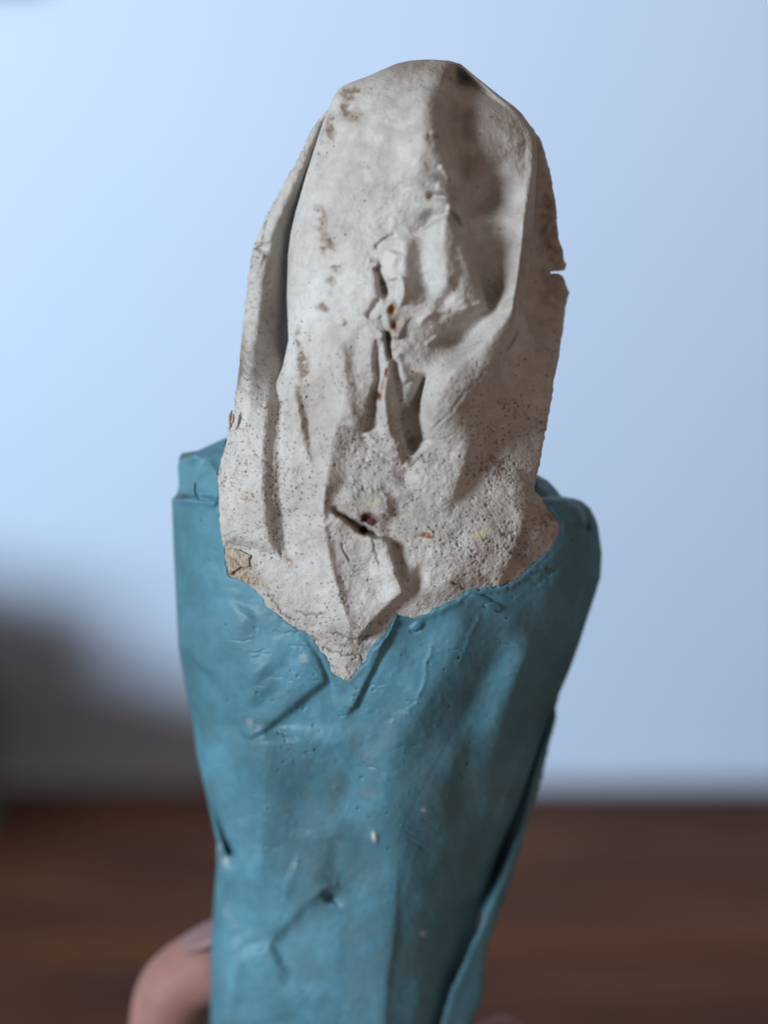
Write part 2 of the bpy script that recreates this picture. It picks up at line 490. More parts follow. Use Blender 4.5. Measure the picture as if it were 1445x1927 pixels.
# slit and tongue below the knot
ridge(V, [(729, 622), (731, 648), (734, 682)], -24, 5, 5, .1, .2)
ridge(V, [(714, 640), (722, 625)], 8, 7)
step(V, [(716, 622), (706, 650), (704, 690), (708, 712), (698, 745), (688, 790), (682, 818)], 13, 44, 'R', 9, 14, .35, .06, soft=2)
ridge(V, [(722, 650), (726, 700), (722, 760), (736, 830)], 10, 11)
step(V, [(737, 660), (740, 705), (748, 762), (766, 842)], 7, 22, 'R', 7, 18, .1, .03)
ridge(V, [(746, 660), (756, 700), (770, 720)], 8, 9)
step(V, wobble([(682, 812), (702, 838), (738, 864), (762, 872), (780, 896)], 1, 8), 12, 34, 'L', 5, 10, .1, .45, sm=False)
ridge(V, [(638, 630), (646, 691), (652, 732), (663, 782), (679, 822)], 6, 14, 18)
bump(V, 645, 608, 7, 5, 8)
# dark pocket
bump(V, 690, 690, 22, 50, -6)
# crease below the right rib, thin split
ridge(V, [(980, 606), (964, 640), (944, 668)], -12, 3.5)
# left side creases
step(V, [(548, 700), (560, 750), (572, 800), (580, 850), (584, 900)], 11, 34, 'R', 7, 40, .2, .3, soft=4)
ridge(V, [(652, 740), (640, 780), (624, 831), (614, 890), (612, 950)], 7, 22, 9)
ridge(V, [(612, 905), (607, 979), (622, 1062), (641, 1133), (666, 1208)], 6, 9, 9, .05, .08)
ridge(V, [(585, 780), (570, 850), (566, 920)], -6, 14)
ridge(V, [(544, 690), (536, 740), (530, 800), (527, 880), (528, 940), (535, 1000), (546, 1056)], -11, 12, 12, .1, .1)
bump(V, 575, 1000, 30, 70, -5)
crease(V, [(636, 610), (646, 680), (648, 730), (638, 780), (623, 840), (613, 905), (607, 979), (622, 1062), (641, 1133), (666, 1208)], 20, 70, 62, .15, .1, 3.5)
crease(V, [(950, 655), (893, 720), (846, 776), (802, 830)], 9, 52, 46, .2, .15, 3)
crease(V, [(802, 140), (798, 200), (794, 250), (787, 310), (778, 370)], 9, 95, 60, .2, .25, 3)
crease(V, [(838, 402), (833, 450), (838, 510), (850, 560)], 9, 30, 34, .1, .3, 3)
crease(V, [(548, 690), (560, 750), (572, 800), (578, 850), (580, 930)], 9, 34, 30, .2, .35, 3)
crease(V, [(778, 858), (765, 890), (752, 925)], -10, 30, 30, .1, .4, 3)
crease(V, [(720, 690), (724, 750), (730, 800), (752, 862)], 8, 18, 22, .2, .2, 2)
crease(V, [(690, 600), (668, 660), (660, 720)], -7, 24, 24, .3, .3, 3)
# lower flap with its torn upper edge, raised disc beside it
bump(V, 690, 950, 50, 38, 12, 15, 2.0)
FLAP = [(621, 954), (646, 975), (669, 992), (700, 1008), (720, 1014), (733, 1020), (741, 1048), (748, 1078), (763, 1114), (728, 1146), (700, 1176), (668, 1212)]
step(V, wobble(FLAP, .8, 4, 8), 18, 46, 'R', 6, 13, .09, .06, sm=False, soft=1.5)
ridge(V, [(747, 930), (744, 965), (733, 992), (742, 1020), (758, 1075), (770, 1112)], -5, 18, 14)
ridge(V, wobble([(620, 953), (648, 974), (676, 992), (700, 1004), (718, 1012)], 2.0, 9, 9), -13, 4.5, sm=False); bump(V, 690, 977, 9, 7, -9); bump(V, 684, 996, 6, 5, -8)
bump(V, 783, 1094, 13, 24, -17, 28)
bump(V, 715, 1110, 26, 30, -5, 30)
step(V, [(668, 1212), (640, 1214), (612, 1200), (585, 1186)], 4, 22, 'R', 2, 8)
# right chest folds
step(V, [(1006, 905), (998, 950), (985, 998), (962, 1062), (938, 1106)], 9, 38, 'R', 4, 9, .02, .02, soft=1.8)
ridge(V, [(970, 1000), (955, 1006), (940, 1004)], -4, 3)
ridge(V, [(800, 1040), (870, 1050), (930, 1030)], 5, 22)
CR = []
for pts in ([(500, 1110), (530, 1150), (560, 1170)], [(560, 1150), (590, 1160), (612, 1150)], [(600, 1215), (650, 1232), (690, 1236)], [(620, 1190), (660, 1200), (700, 1190)],
            [(700, 1010), (706, 1040), (716, 1070)], [(640, 1020), (660, 1060)], [(848, 1092), (878, 1108)]):
    CR.append(wobble(pts, 2.5, int(pts[0][0]), 6)); ridge(V, CR[-1], -3.5, 1.8, sm=False)
V *= 1.18
# bubbles on the disc and lumps of brushed plaster
r_ = np.random.default_rng(40)
for _ in range(46):
    a = r_.random() * 6.28; q = math.sqrt(r_.random())
    q = .55 + .5 * q; bump(V, 696 + 42 * q * math.cos(a), 952 + 32 * q * math.sin(a) - 4, 2.2 + 2.2 * r_.random(), 2.2 + 2 * r_.random(), 2.0)
for _ in range(700):
    cx_, cy_ = 800 + 200 * r_.random(), 840 + 260 * r_.random()
    bump(V, cx_, cy_, 2.5 + 3 * r_.random(), 2 + 2 * r_.random(), 0.45, 180 * r_.random())
for _ in range(320):
    cx_, cy_ = 560 + 260 * r_.random(), 190 + 480 * r_.random()
    bump(V, cx_, cy_, 4 + 5 * r_.random(), 1.6 + 1.5 * r_.random(), 1.0 * r_.choice([-1, 1]), 10 * r_.standard_normal())
V_PORE = np.zeros((RH, RW), np.float32)
dens = (0.03 + sstep(560, 820, gy)) * (0.12 + 0.88 * sstep(-0.2, 1.4, fnoise(16, 31))) * (gx > 405) * (gx < 1065) * (gy < 1290)
dens += 0.45 * (gx < 545) * (gy > 470) * (gy < 1060) * (.3 + .7 * sstep(-.6, 1, fnoise(12, 34)))
pits(V, V_PORE, 8500, dens, 51, 0.7, 2.7, 0.8, .12)
clus = np.exp(-(((gx - 935) / 38) ** 2 + ((gy - 885) / 28) ** 2)) + .7 * np.exp(-(((gx - 925) / 50) ** 2 + ((gy - 1030) / 60) ** 2))
pits(V, V_PORE, 300, clus, 52, 1.2, 3.2, 0.8, 0.25)

for c_ in CR: ridge(V_PORE, c_, .8, 1.5, sm=False)
V_SPECK = (0.06 + 0.94 * sstep(620, 860, gy)) * (0.10 + 0.9 * sstep(-.3, 1.3, fnoise(16, 33)))
V_SPECK = np.maximum(V_SPECK, .55 * (gx < 535) * (gy > 470) * sstep(-.8, .8, fnoise(14, 35)))
V_GRIME_AND_TONE = np.zeros((RH, RW), np.float32); V_RUST = np.zeros_like(V_GRIME_AND_TONE); V_BLOOD = np.zeros_like(V_GRIME_AND_TONE)
V_YEL = np.zeros_like(V_GRIME_AND_TONE); V_FIB = np.zeros_like(V_GRIME_AND_TONE)
patchy = sstep(-1.1, 0.7, fnoise(5, 61)); fineP = sstep(-0.2, 0.9, fnoise(2.2, 62))
def stain_tone(A, cx, cy, rx, ry, h, ang=0, m=None):
    T = np.zeros((RH, RW), np.float32); bump(T, cx, cy, rx * 1.15, ry * 1.15, h * 1.7, ang, 1.5)
    np.maximum(A, T * (patchy * (.55 + .45 * fineP) if m is None else m), out=A)
stain_tone(V_GRIME_AND_TONE, 800, 118, 110, 26, .55, 0, patchy * .3 + .6); stain_tone(V_GRIME_AND_TONE, 740, 240, 150, 120, .17, 0, sstep(-1.2, 1, fnoise(9, 64))); stain_tone(V_GRIME_AND_TONE, 900, 330, 90, 160, .2, 0, sstep(-1.2, 1, fnoise(9, 65))); stain_tone(V_GRIME_AND_TONE, 1040, 480, 26, 120, .5, 0, patchy * .5 + .3); stain_tone(V_GRIME_AND_TONE, 655, 178, 24, 12, .9, -15); stain_tone(V_GRIME_AND_TONE, 652, 207, 14, 12, 1.0, 20); stain_tone(V_GRIME_AND_TONE, 668, 220, 20, 10, .6)  # broad brown tones over crown, upper hood and right side, then small stains
stain_tone(V_GRIME_AND_TONE, 618, 255, 11, 34, 1.0, 12); stain_tone(V_GRIME_AND_TONE, 606, 295, 9, 18, .9, 15); stain_tone(V_GRIME_AND_TONE, 632, 190, 8, 16, .9)
stain_tone(V_GRIME_AND_TONE, 600, 412, 14, 22, .7); stain_tone(V_GRIME_AND_TONE, 615, 462, 11, 20, 1.0, -15); stain_tone(V_GRIME_AND_TONE, 630, 495, 9, 18, .9, -20)
stain_tone(V_GRIME_AND_TONE, 622, 535, 8, 16, .7); stain_tone(V_GRIME_AND_TONE, 610, 578, 13, 8, 1.0); stain_tone(V_GRIME_AND_TONE, 570, 690, 10, 34, .9); stain_tone(V_GRIME_AND_TONE, 562, 640, 7, 20, .6)
stain_tone(V_GRIME_AND_TONE, 695, 306, 12, 10, .5); stain_tone(V_GRIME_AND_TONE, 850, 140, 50, 18, .45, 10); stain_tone(V_GRIME_AND_TONE, 1030, 400, 14, 90, .55)
stain_tone(V_GRIME_AND_TONE, 812, 330, 20, 50, .35); stain_tone(V_GRIME_AND_TONE, 735, 580, 14, 12, .5); stain_tone(V_GRIME_AND_TONE, 930, 880, 22, 18, .6); stain_tone(V_GRIME_AND_TONE, 566, 905, 9, 30, .3)
stain_tone(V_GRIME_AND_TONE, 1035, 985, 16, 22, .7); stain_tone(V_GRIME_AND_TONE, 1015, 955, 12, 14, .5); stain_tone(V_GRIME_AND_TONE, 985, 1062, 6, 4, .8)
for a, b, c, d_, h in ((737, 582, 6, 10, 1.2), (742, 613, 6, 11, 1.3), (726, 702, 3, 10, 1.2), (720, 722, 3, 10, 1.1), (713, 746, 6, 9, 1.3), (800, 1004, 8, 3, 1.3), (808, 1010, 7, 3, 1.2), (793, 1008, 6, 3, 1.1)):
    stain_tone(V_RUST, a, b, c, d_, h, 10, fineP * .6 + .4)
stain_tone(V_RUST, 748, 645, 7, 8, .35); stain_tone(V_RUST, 468, 938, 24, 8, .35, 15, fineP); stain_tone(V_RUST, 543, 1058, 7, 6, .7, 40, fineP); stain_tone(V_RUST, 590, 1010, 40, 18, .15, 0, fineP)
for a, b, c, d_ in ((690, 974, 12, 9), (699, 982, 8, 7), (684, 997, 8, 8), (713, 745, 3, 5), (742, 615, 2.5, 5), (726, 700, 1.5, 5)):
    stain_tone(V_BLOOD, a, b, c, d_, 1.1, 0, fineP * .4 + .6)
stain_tone(V_YEL, 918, 998, 22, 6, .7, -22, fineP); stain_tone(V_YEL, 700, 944, 9, 8, .3)
T0 = np.zeros((RH, RW), np.float32); ridge(T0, wobble([(622, 956), (648, 976), (676, 995), (700, 1006), (722, 1014)], 2.0, 12, 8), 1.5, 5, 7, sm=False); np.maximum(V_FIB, T0 * (fineP * .5 + .3), out=V_FIB)
T0[:] = 0; ridge(T0, wobble([(620, 953), (640, 968), (668, 984)], 1.5, 13, 8), 1.2, 3.5, sm=False); np.maximum(V_GRIME_AND_TONE, T0, out=V_GRIME_AND_TONE)
stain_tone(V_FIB, 463, 1087, 26, 9, 1.2, 20, .9); stain_tone(V_FIB, 440, 1058, 17, 14, 1.1, 10, .9); stain_tone(V_GRIME_AND_TONE, 452, 1072, 16, 3, 1.0, -25, .9)
stain_tone(V_GRIME_AND_TONE, 575, 1190, 26, 5, .7, 28)

# ---- robe relief -------------------------------------------------------
B = np.zeros((RH, RW), np.float32)
B += 3.0 * fnoise(34, 101) + 0.6 * fnoise(12, 102) + 0.22 * fnoise(4, 103)
# folded lip under the point of the vee
step(B, [(752, 1150), (730, 1200), (712, 1240), (690, 1288), (668, 1330), (652, 1346)], 5, 20, 'R', 2, 10, .15, .1, soft=2)
plateau(B, [(586, 1180), (612, 1250), (630, 1300), (641, 1334), (652, 1347), (668, 1332), (684, 1296), (706, 1250), (728, 1205), (748, 1158), (720, 1120), (640, 1120)], 9, 2.2)
# left cloth layer with its free edge
plateau(B, [(616, 1281), (584, 1306), (556, 1330), (526, 1354), (496, 1378), (470, 1389), (454, 1380), (444, 1338), (420, 1296), (388, 1263), (346, 1228), (328, 1190), (400, 1110), (500, 1140), (560, 1184), (600, 1240)],
        19, 3.0, lambda x, y: sstep(1130, 1330, y + 0.45 * (470 - x) * (x < 470)))
ridge(B, [(400, 1200), (450, 1250), (500, 1320)], 7, 40); ridge(B, [(560, 1220), (520, 1290), (480, 1350)], -5, 22)
# facets lower down
crease(B, [(496, 1360), (497, 1460), (494, 1540), (488, 1640), (480, 1720)], 36, 190, 120, .12, .3, 7)
crease(B, [(905, 1240), (870, 1340), (800, 1470), (752, 1570), (750, 1650), (747, 1736), (741, 1795), (730, 1880), (726, 2060)], 46, 200, 210, .35, 0, 45)
crease(B, [(760, 1520), (750, 1650), (747, 1736), (741, 1795), (730, 1880), (726, 2060)], 14, 90, 90, .3, 0, 8)
step(B, [(752, 1600), (750, 1650), (747, 1736), (741, 1795), (730, 1880), (726, 2060)], 3, 60, 'R', 5, 50, .3, .0, soft=4)
step(B, [(900, 1330), (870, 1420), (850, 1520), (845, 1600)], 8, 80, 'R', 7, 80, .3, .3, soft=8)
bump(B, 624, 1690, 14, 12, -26, 20); ridge(B, [(634, 1570), (630, 1620), (627, 1670)], -6, 18)
ridge(B, [(540, 1640), (580, 1660), (606, 1690)], 8, 26)
crease(B, [(452, 1640), (500, 1660), (560, 1680)], 9, 60)
bump(B, 544, 1850, 18, 10, -7, 40); bump(B, 430, 1700, 22, 30, -12); bump(B, 490, 1780, 10, 12, -5, 30)
ridge(B, [(415, 1750), (440, 1800), (430, 1900)], 9, 18)
plateau(B, [(438, 1606), (460, 1645), (476, 1700), (498, 1748), (514, 1768), (530, 1758), (552, 1734), (574, 1709), (600, 1699), (628, 1704), (640, 1640), (560, 1580), (480, 1570)], 17, 4.2, lambda x, y: sstep(1585, 1735, y))
step(B, [(500, 1752), (512, 1782), (532, 1818), (556, 1852), (596, 1890)], 9, 40, 'R', 6, 34, .2, .25, soft=4.5)
ridge(B, [(470, 1780), (500, 1850), (520, 1930)], 10, 30); ridge(B, [(420, 1660), (446, 1700), (452, 1760)], -10, 18)
# gap on the left side
ridge(B, [(372, 1410), (380, 1450), (396, 1500), (418, 1566), (440, 1616)], -60, 7, 8, .25, .08)
step(B, [(376, 1400), (398, 1486), (422, 1566), (446, 1618), (428, 1634), (410, 1630)], 14, 40, 'L', 10, 12, .2, .1)
crease(B, [(890, 1140), (838, 1255), (786, 1350), (740, 1430)], 13, 75, 70, .2, .3, 7)
crease(B, [(1010, 1170), (966, 1300), (930, 1430), (912, 1560)], 15, 60, 70, .2, .3, 7)
crease(B, [(700, 1350), (660, 1450), (640, 1560)], -8, 70, 60, .3, .3, 8)
crease(B, [(380, 1060), (430, 1130), (470, 1220)], 10, 60, 60, .3, .3, 8)
crease(B, [(420, 1760), (436, 1830), (430, 1930)], 14, 50, 30, .2, 0, 5)
# soft vertical swells and the groove beside the right flap
ridge(B, [(860, 1180), (800, 1300), (740, 1420), (690, 1560)], 10, 40)
ridge(B, [(960, 1200), (900, 1300), (860, 1420)], -9, 34); ridge(B, [(1010, 1180), (960, 1300), (930, 1400)], 10, 28)
ridge(B, [(470, 1140), (450, 1200), (500, 1280)], 9, 36); ridge(B, [(640, 1400), (590, 1480), (560, 1580)], -6, 30)
ridge(B, [(908, 1680), (886, 1740), (862, 1800), (838, 1860), (818, 1940)], -40, 26, 22, .1, 0)
ridge(B, [(1040, 1290), (1000, 1400), (960, 1520), (925, 1610), (905, 1690)], 16, 20, 16, .2, .2)
# shoulders
ridge(B, [(328, 938), (360, 942), (400, 945), (414, 948)], 11, 9); ridge(B, [(335, 925), (370, 930), (410, 934)], -10, 9)
bump(B, 362, 858, 22, 12, 12, -10); bump(B, 356, 880, 14, 12, -10); ridge(B, [(392, 866), (402, 885), (412, 892)], 5, 8)
ridge(B, [(369, 905), (368, 925), (376, 940), (396, 942)], -9, 1.7, sm=False)
ridge(B, [(372, 900), (384, 894), (392, 886)], -4, 2)
ridge(B, [(1008, 905), (1040, 930), (1075, 950), (1098, 972), (1100, 1000)], 18, 16, 24, .05, .2)
ridge(B, [(1080, 940), (1098, 955), (1106, 980), (1105, 1000)], -26, 6)
bump(B, 1105, 998, 7, 6, -16)
step(B, [(1012, 940), (1040, 965), (1060, 990), (1040, 1040), (990, 1088)], 5, 40, 'L', 0, 10, .2, .2)
for _ in range(14):
    bump(B, 1000 + 50 * r_.random(), 1060 + 40 * r_.random(), 3 + 4 * r_.random(), 2 + 3 * r_.random(), 3.0 * r_.choice([-1, 1, -1]))
# brush seam with little blobs, hair cracks
for pts, h in (([(820, 1200), (806, 1240), (796, 1288), (776, 1330), (750, 1356)], 1.8), ([(905, 1150), (880, 1210), (862, 1260)], 1.4)):
    ridge(B, wobble(pts, 3, int(pts[0][0]), 7), h, 4, sm=False)
for i in range(46):
    x0 = 420 + 600 * r_.random(); y0 = 1180 + 420 * r_.random() ** 1.5
    an = r_.normal(0.1, .25); L_ = 15 + 45 * r_.random()
    ridge(B, wobble([(x0, y0), (x0 + L_ * math.cos(an), y0 + L_ * math.sin(an))], 1.5, 300 + i, 7), -2.2, 1.3, sm=False)
B_PORE = np.zeros((RH, RW), np.float32)
bd = (0.15 + np.exp(-((gy - 1280) / 170) ** 2)) * (0.2 + sstep(-.3, 1.2, fnoise(28, 111))) * (gy > 960)
bd *= 1 - 0.85 * (gx < 470) * (gy > 1250)
pits(B, B_PORE, 430, bd, 53, 1.0, 3.4, 0.8, 0.12, 1.0)
for _ in range(90):
    bump(B, 420 + 600 * r_.random(), 1150 + 600 * r_.random(), 2 + 3 * r_.random(), 2 + 3 * r_.random(), 1.2)
B_WEAR = sstep(0.0, 1.8, fnoise(30, 112) + .5 * fnoise(9, 113)) * sstep(1240, 1480, gy) * 0.9
T_ = np.zeros((RH, RW), np.float32)
bump(T_, 480, 1200, 110, 70, .45); bump(T_, 520, 1310, 60, 40, .4); bump(T_, 620, 1520, 110, 150, .85); bump(T_, 660, 1820, 120, 120, .8); bump(T_, 760, 1420, 120, 80, .7); bump(T_, 900, 1500, 90, 220, .7); bump(T_, 960, 1180, 120, 120, .6); bump(T_, 380, 880, 50, 30, .5)
T_ *= 1 - .8 * sstep(505, 490, gx) * (gy > 1250)
B_WEAR = np.maximum(B_WEAR, T_ * sstep(-.9, 1.0, fnoise(12, 114)))
B_GRIME = np.zeros_like(B_WEAR); B_RUST = np.zeros_like(B_WEAR); B_PALE = np.zeros_like(B_WEAR)
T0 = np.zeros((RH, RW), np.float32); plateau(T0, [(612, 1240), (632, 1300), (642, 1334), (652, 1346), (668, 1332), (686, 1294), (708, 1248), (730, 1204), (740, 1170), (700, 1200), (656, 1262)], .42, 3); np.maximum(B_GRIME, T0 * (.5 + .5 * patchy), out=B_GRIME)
stain_tone(B_GRIME, 348, 856, 14, 6, .9, -10, 1); stain_tone(B_GRIME, 340, 934, 14, 6, .7, 0, 1); stain_tone(B_GRIME, 1020, 1076, 30, 12, .5, -30)
stain_tone(B_RUST, 1106, 1000, 12, 6, .12, -15, patchy); stain_tone(B_PALE, 704, 1575, 4, 8, .6, -10, 1); stain_tone(B_PALE, 420, 1612, 8, 18, .4, -20, patchy)
stain_tone(B_PALE, 795, 1757, 5, 4, .35, 0, 1); stain_tone(B_PALE, 796, 1524, 4, 3, .4, 0, 1); stain_tone(B_PALE, 470, 1358, 6, 6, .15, 0, 1); stain_tone(B_PALE, 572, 1238, 9, 7, .22, 30, 1)
bump(B, 704, 1575, 7, 12, 7, -10); bump(B, 785, 1178, 14, 8, 6, -30, 2); ridge(B, [(770, 1184), (776, 1190), (792, 1186)], -4, 2.5)

# ------------------------------------------------------------------ figurine surfaces
def curve(tab):
    y = [t[0] for t in tab]; v = [t[1] for t in tab]
    return lambda q: np.interp(q, y, v)
def lean(py):
    py = np.asarray(py, float)
    return -(py - 900.0) * 0.20 - 0.00011 * np.maximum(py - 1200, 0) ** 2

rL = curve([(816, 470), (824, 425), (836, 398), (848, 372), (853, 342), (862, 337), (877, 335), (913, 337), (930, 333), (940, 323), (950, 324), (1008, 326), (1098, 330),
            (1217, 336), (1294, 350), (1365, 364), (1426, 372), (1486, 386), (1539, 398), (1587, 408), (1640, 408), (1676, 404), (1765, 398), (1927, 396), (2100, 400), (2420, 420)])
rR = curve([(816, 900), (880, 1000), (893, 1010), (904, 1030), (918, 1044), (934, 1056), (938, 1082), (944, 1096), (956, 1110), (975, 1120), (990, 1125), (1040, 1132), (1085, 1130), (1115, 1121), (1160, 1106),
            (1210, 1090), (1260, 1072), (1320, 1046), (1390, 1018), (1521, 972), (1605, 936), (1676, 916), (1730, 902), (1800, 892), (1927, 874), (2100, 860), (2420, 850)])
def robe_front(px, py):
    l, r = rL(py), rR(py); hw = (r - l) / 2; c = (r + l) / 2
    u = np.clip((px - c) / hw, -1, 1)
    hd = 0.60 * hw * sstep(790, 960, py) ** 0.6
    return lean(py) + hd * (1 - np.abs(u) ** 2.05) ** 0.6

def chest_front(px, py):
    q = np.maximum(py, 975.0)
    l, r = rL(q), rR(q); hw = (r - l) / 2; c = (r + l) / 2
    u = np.clip((px - c) / hw, -1, 1)
    return lean(py) + 0.60 * hw * sstep(790, 960, q) ** 0.6 * (1 - np.abs(u) ** 2.05) ** 0.6
hL = curve([(112, 800), (114, 770), (120, 745), (130, 722), (142, 695), (153, 665), (160, 648), (168, 637), (185, 626), (200, 620), (230, 608), (260, 598), (330, 576), (400, 556), (440, 547), (480, 542), (560, 540),
            (640, 543), (690, 532), (720, 520), (760, 500), (820, 470), (900, 432), (960, 422), (1040, 420), (1083, 420), (1110, 450), (1200, 520), (1290, 560)])
hR = curve([(112, 815), (114, 845), (120, 866), (128, 876), (140, 890), (160, 915), (180, 940), (200, 967), (212, 980), (238, 999), (262, 1010), (300, 1010), (430, 1003), (500, 996), (560, 988), (590, 986), (625, 998), (660, 1014),
            (700, 1026), (760, 1024), (830, 1014), (893, 1004), (925, 1006), (945, 1030), (970, 1066), (1020, 1066), (1080, 1040), (1110, 1000), (1200, 800), (1290, 740)])
h_e = curve([(112, 0), (560, 0), (650, 55), (800, 80), (930, 90), (1290, 90)])
h_eR = curve([(112, 0), (200, 0), (300, 45), (360, 75), (420, 90), (480, 96), (560, 93), (600, 83), (650, 72), (800, 80), (930, 90), (1290, 90)])
def hood_front(px, py):
    l, r = hL(py), hR(py); hw = (r - l) / 2; c = (r + l) / 2
    u = np.clip((px - c) / hw, -1, 1)
    tau = np.clip((py - 111.0) / 230.0, 0, 1)
    hd = (150 + 55 * sstep(300, 700, py)) * (1 - (1 - tau) ** 2.2) ** 0.6
    e = np.where(u > 0, h_eR(py), h_e(py))
    w6 = sstep(520, 660, py) * (u > 0)
    prof = (1 - np.abs(u) ** 2.3) ** 0.6 * (1 - w6) + (1 - np.abs(u) ** 1.7) * w6
    head = lean(py) + 25 - 40 * (1 - sstep(100, 330, py)) + e + (hd - e) * prof
    w_ = sstep(740, 980, py)
    sd = sample(SDF, px, py)
    b0 = 1.5 - 4.5 * sstep(600, 720, px)
    off = np.where(sd > 0, b0 + (9 - b0) * sstep(0, 40, sd), b0 - 18 * sstep(0, 9, -sd))
    on = chest_front(px, py) + off
    return head * (1 - w_) + on * w_

def tube(name, y_rows, Lf, Rf, front, back_depth, axis, relief, mat, parent, attrs, nf, nb, edge_fade=0.22):
    ny = len(y_rows)
    t = np.linspace(0, 1, nf); f = 0.45 * t + 0.55 * (0.5 - 0.5 * np.cos(math.pi * t))
    PY = np.repeat(y_rows[:, None], nf, 1); L = Lf(y_rows)[:, None]; R = Rf(y_rows)[:, None]
    PX = L + (R - L) * f[None]
    ef = sstep(0, edge_fade, np.minimum(PX - L, R - PX))
    ax = axis(y_rows)[:, None]
    Dp = np.maximum(front(PX, PY), ax) + sample(relief, PX, PY) * ef
    Fv = to_world(PX, PY, Dp)
    tb = np.linspace(0, 1, nb + 2)[1:-1]; fb = 0.5 + 0.5 * np.cos(math.pi * tb)
    PXb = L + (R - L) * fb[None]; PYb = np.repeat(y_rows[:, None], nb, 1)
    db = ax - back_depth(y_rows)[:, None] * np.sin(math.pi * tb)[None] ** 0.8
    Bv = to_world(PXb, PYb, db, np.repeat(ax, nb, 1))
    Vv = np.concatenate([Fv, Bv], 1); n = nf + nb
    idx = np.arange(ny * n).reshape(ny, n); nx_ = np.roll(idx, -1, axis=1)
    q = np.stack([idx[:-1], idx[1:], nx_[1:], nx_[:-1]], -1).reshape(-1, 4)
    verts = Vv.reshape(-1, 3)
    c0 = Vv[0].mean(0); c1 = Vv[-1].mean(0)
    verts = np.concatenate([verts, [c0, c1]]); n0 = ny * n
    tris = np.concatenate([np.stack([np.full(n, n0), idx[0], nx_[0]], -1), np.stack([np.full(n, n0 + 1), nx_[-1], idx[-1]], -1)])
    at = {}
    for k, A in attrs.items():
        a = np.zeros((ny, n), np.float32); a[:, :nf] = sample(A, PX, PY)
        at[k] = np.concatenate([a.ravel(), [0, 0]])
    return mesh_obj(name, verts, q, mat, parent, at, tris)

def sheet(name, poly, front, thick, mat, parent, attrs, relief=None, sp=2.0, jag=0.0, seed=0, bev=None):
    """a cloth piece with its own outline, depth and thickness; boundary vertices are drawn onto the outline"""
    P = np.array(poly, float)
    x0, y0 = P.min(0) - 8; x1, y1 = P.max(0) + 8
    xs = np.arange(x0, x1, sp); ys = np.arange(y0, y1, sp)
    X, Y = np.meshgrid(xs, ys)
    sl = window(x0 - 8, y0 - 8, x1 + 8, y1 + 8)
    Q = np.full((RH, RW), -50, np.float32); Q[sl] = poly_sdf(poly, sl)
    if jag: Q += jag * fnoise(2.5, seed) + jag * fnoise(7, seed + 1)
    gyq, gxq = np.gradient(Q[sl]); GX = np.zeros_like(Q); GY = np.zeros_like(Q); GX[sl] = gxq; GY[sl] = gyq
    s = sample(Q, X, Y)
    inside = s > 0
    cell = inside[:-1, :-1] | inside[1:, :-1] | inside[:-1, 1:] | inside[1:, 1:]
    use = np.zeros_like(inside)
    use[:-1, :-1] |= cell; use[1:, :-1] |= cell; use[:-1, 1:] |= cell; use[1:, 1:] |= cell
    mv = use & ~inside
    for _ in range(2):
        s = sample(Q, X, Y); g1, g2 = sample(GX, X, Y), sample(GY, X, Y); nn = np.maximum(g1 * g1 + g2 * g2, .2)
        X = np.where(mv, X - s * g1 / nn, X); Y = np.where(mv, Y - s * g2 / nn, Y)
    d = front(X, Y) + (sample(relief, X, Y) if relief is not None else 0)
    bw, bh = bev or (5, thick * .25)
    e = sstep(0, bw, sample(Q, X, Y))
    top = to_world(X, Y, d - (1 - e) * bh); bot = to_world(X, Y, d - thick, d)
    ids = -np.ones(X.shape, int); ids[use] = np.arange(use.sum()); N = int(use.sum())
    jj, ii = np.nonzero(cell)
    q = np.stack([ids[jj, ii], ids[jj + 1, ii], ids[jj + 1, ii + 1], ids[jj, ii + 1]], -1)
    ed = np.concatenate([q[:, [0, 1]], q[:, [1, 2]], q[:, [2, 3]], q[:, [3, 0]]])
    key = ed[:, 0].astype(np.int64) * N + ed[:, 1]; rev = ed[:, 1].astype(np.int64) * N + ed[:, 0]
    bd_ = ed[~np.isin(key, rev)]
    side = np.stack([bd_[:, 1], bd_[:, 0], bd_[:, 0] + N, bd_[:, 1] + N], -1)
    verts = np.concatenate([top[use], bot[use]])
    quads = np.concatenate([q, q[:, ::-1] + N, side])
    at = {k: np.tile(sample(A, X, Y)[use], 2) for k, A in attrs.items()}
    return mesh_obj(name, verts, quads, mat, parent, at)

fig_loc = (0.0, 0.36, 0.03)
fig = empty('figurine', (0, 0, 0))
tag(fig, 'old plaster figurine with a white draped veil over a blue painted robe', 'figurine')
VA = {'pore': V_PORE, 'grime_and_tone': V_GRIME_AND_TONE, 'rust': V_RUST, 'blood': V_BLOOD, 'yellow': V_YEL, 'fibre': V_FIB, 'speck': V_SPECK}
BA = {'pore': B_PORE, 'grime_and_tone': B_GRIME, 'rust': B_RUST, 'wear': B_WEAR, 'pale': B_PALE}

# robe: dips under the veil inside the vee
B2 = B - 15 * sstep(-1, 6, SDF) * (gy > 880) - 20 * sstep(0, 5, SDF) * (gy <= 880) * ((gx > 425) & (gx < 1005))
B2 += 3.5 * np.exp(-((SDF + 5) / 6) ** 2) * (SDF < 0) * sstep(620, 720, gx)
rows = np.concatenate([np.linspace(816, 830, 8), np.linspace(832, 1960, 600), np.linspace(1970, 2420, 40)])
robe = tube('robe', rows, rL, rR, robe_front, lambda y: 0.5 * (rR(y) - rL(y)) / 2 * sstep(780, 960, y) ** .6, lambda y: lean(y), B2, M_ROBE, fig, BA, 470, 90, 30)
robe['label'] = 'blue painted robe with cracks, pits and soft folds'

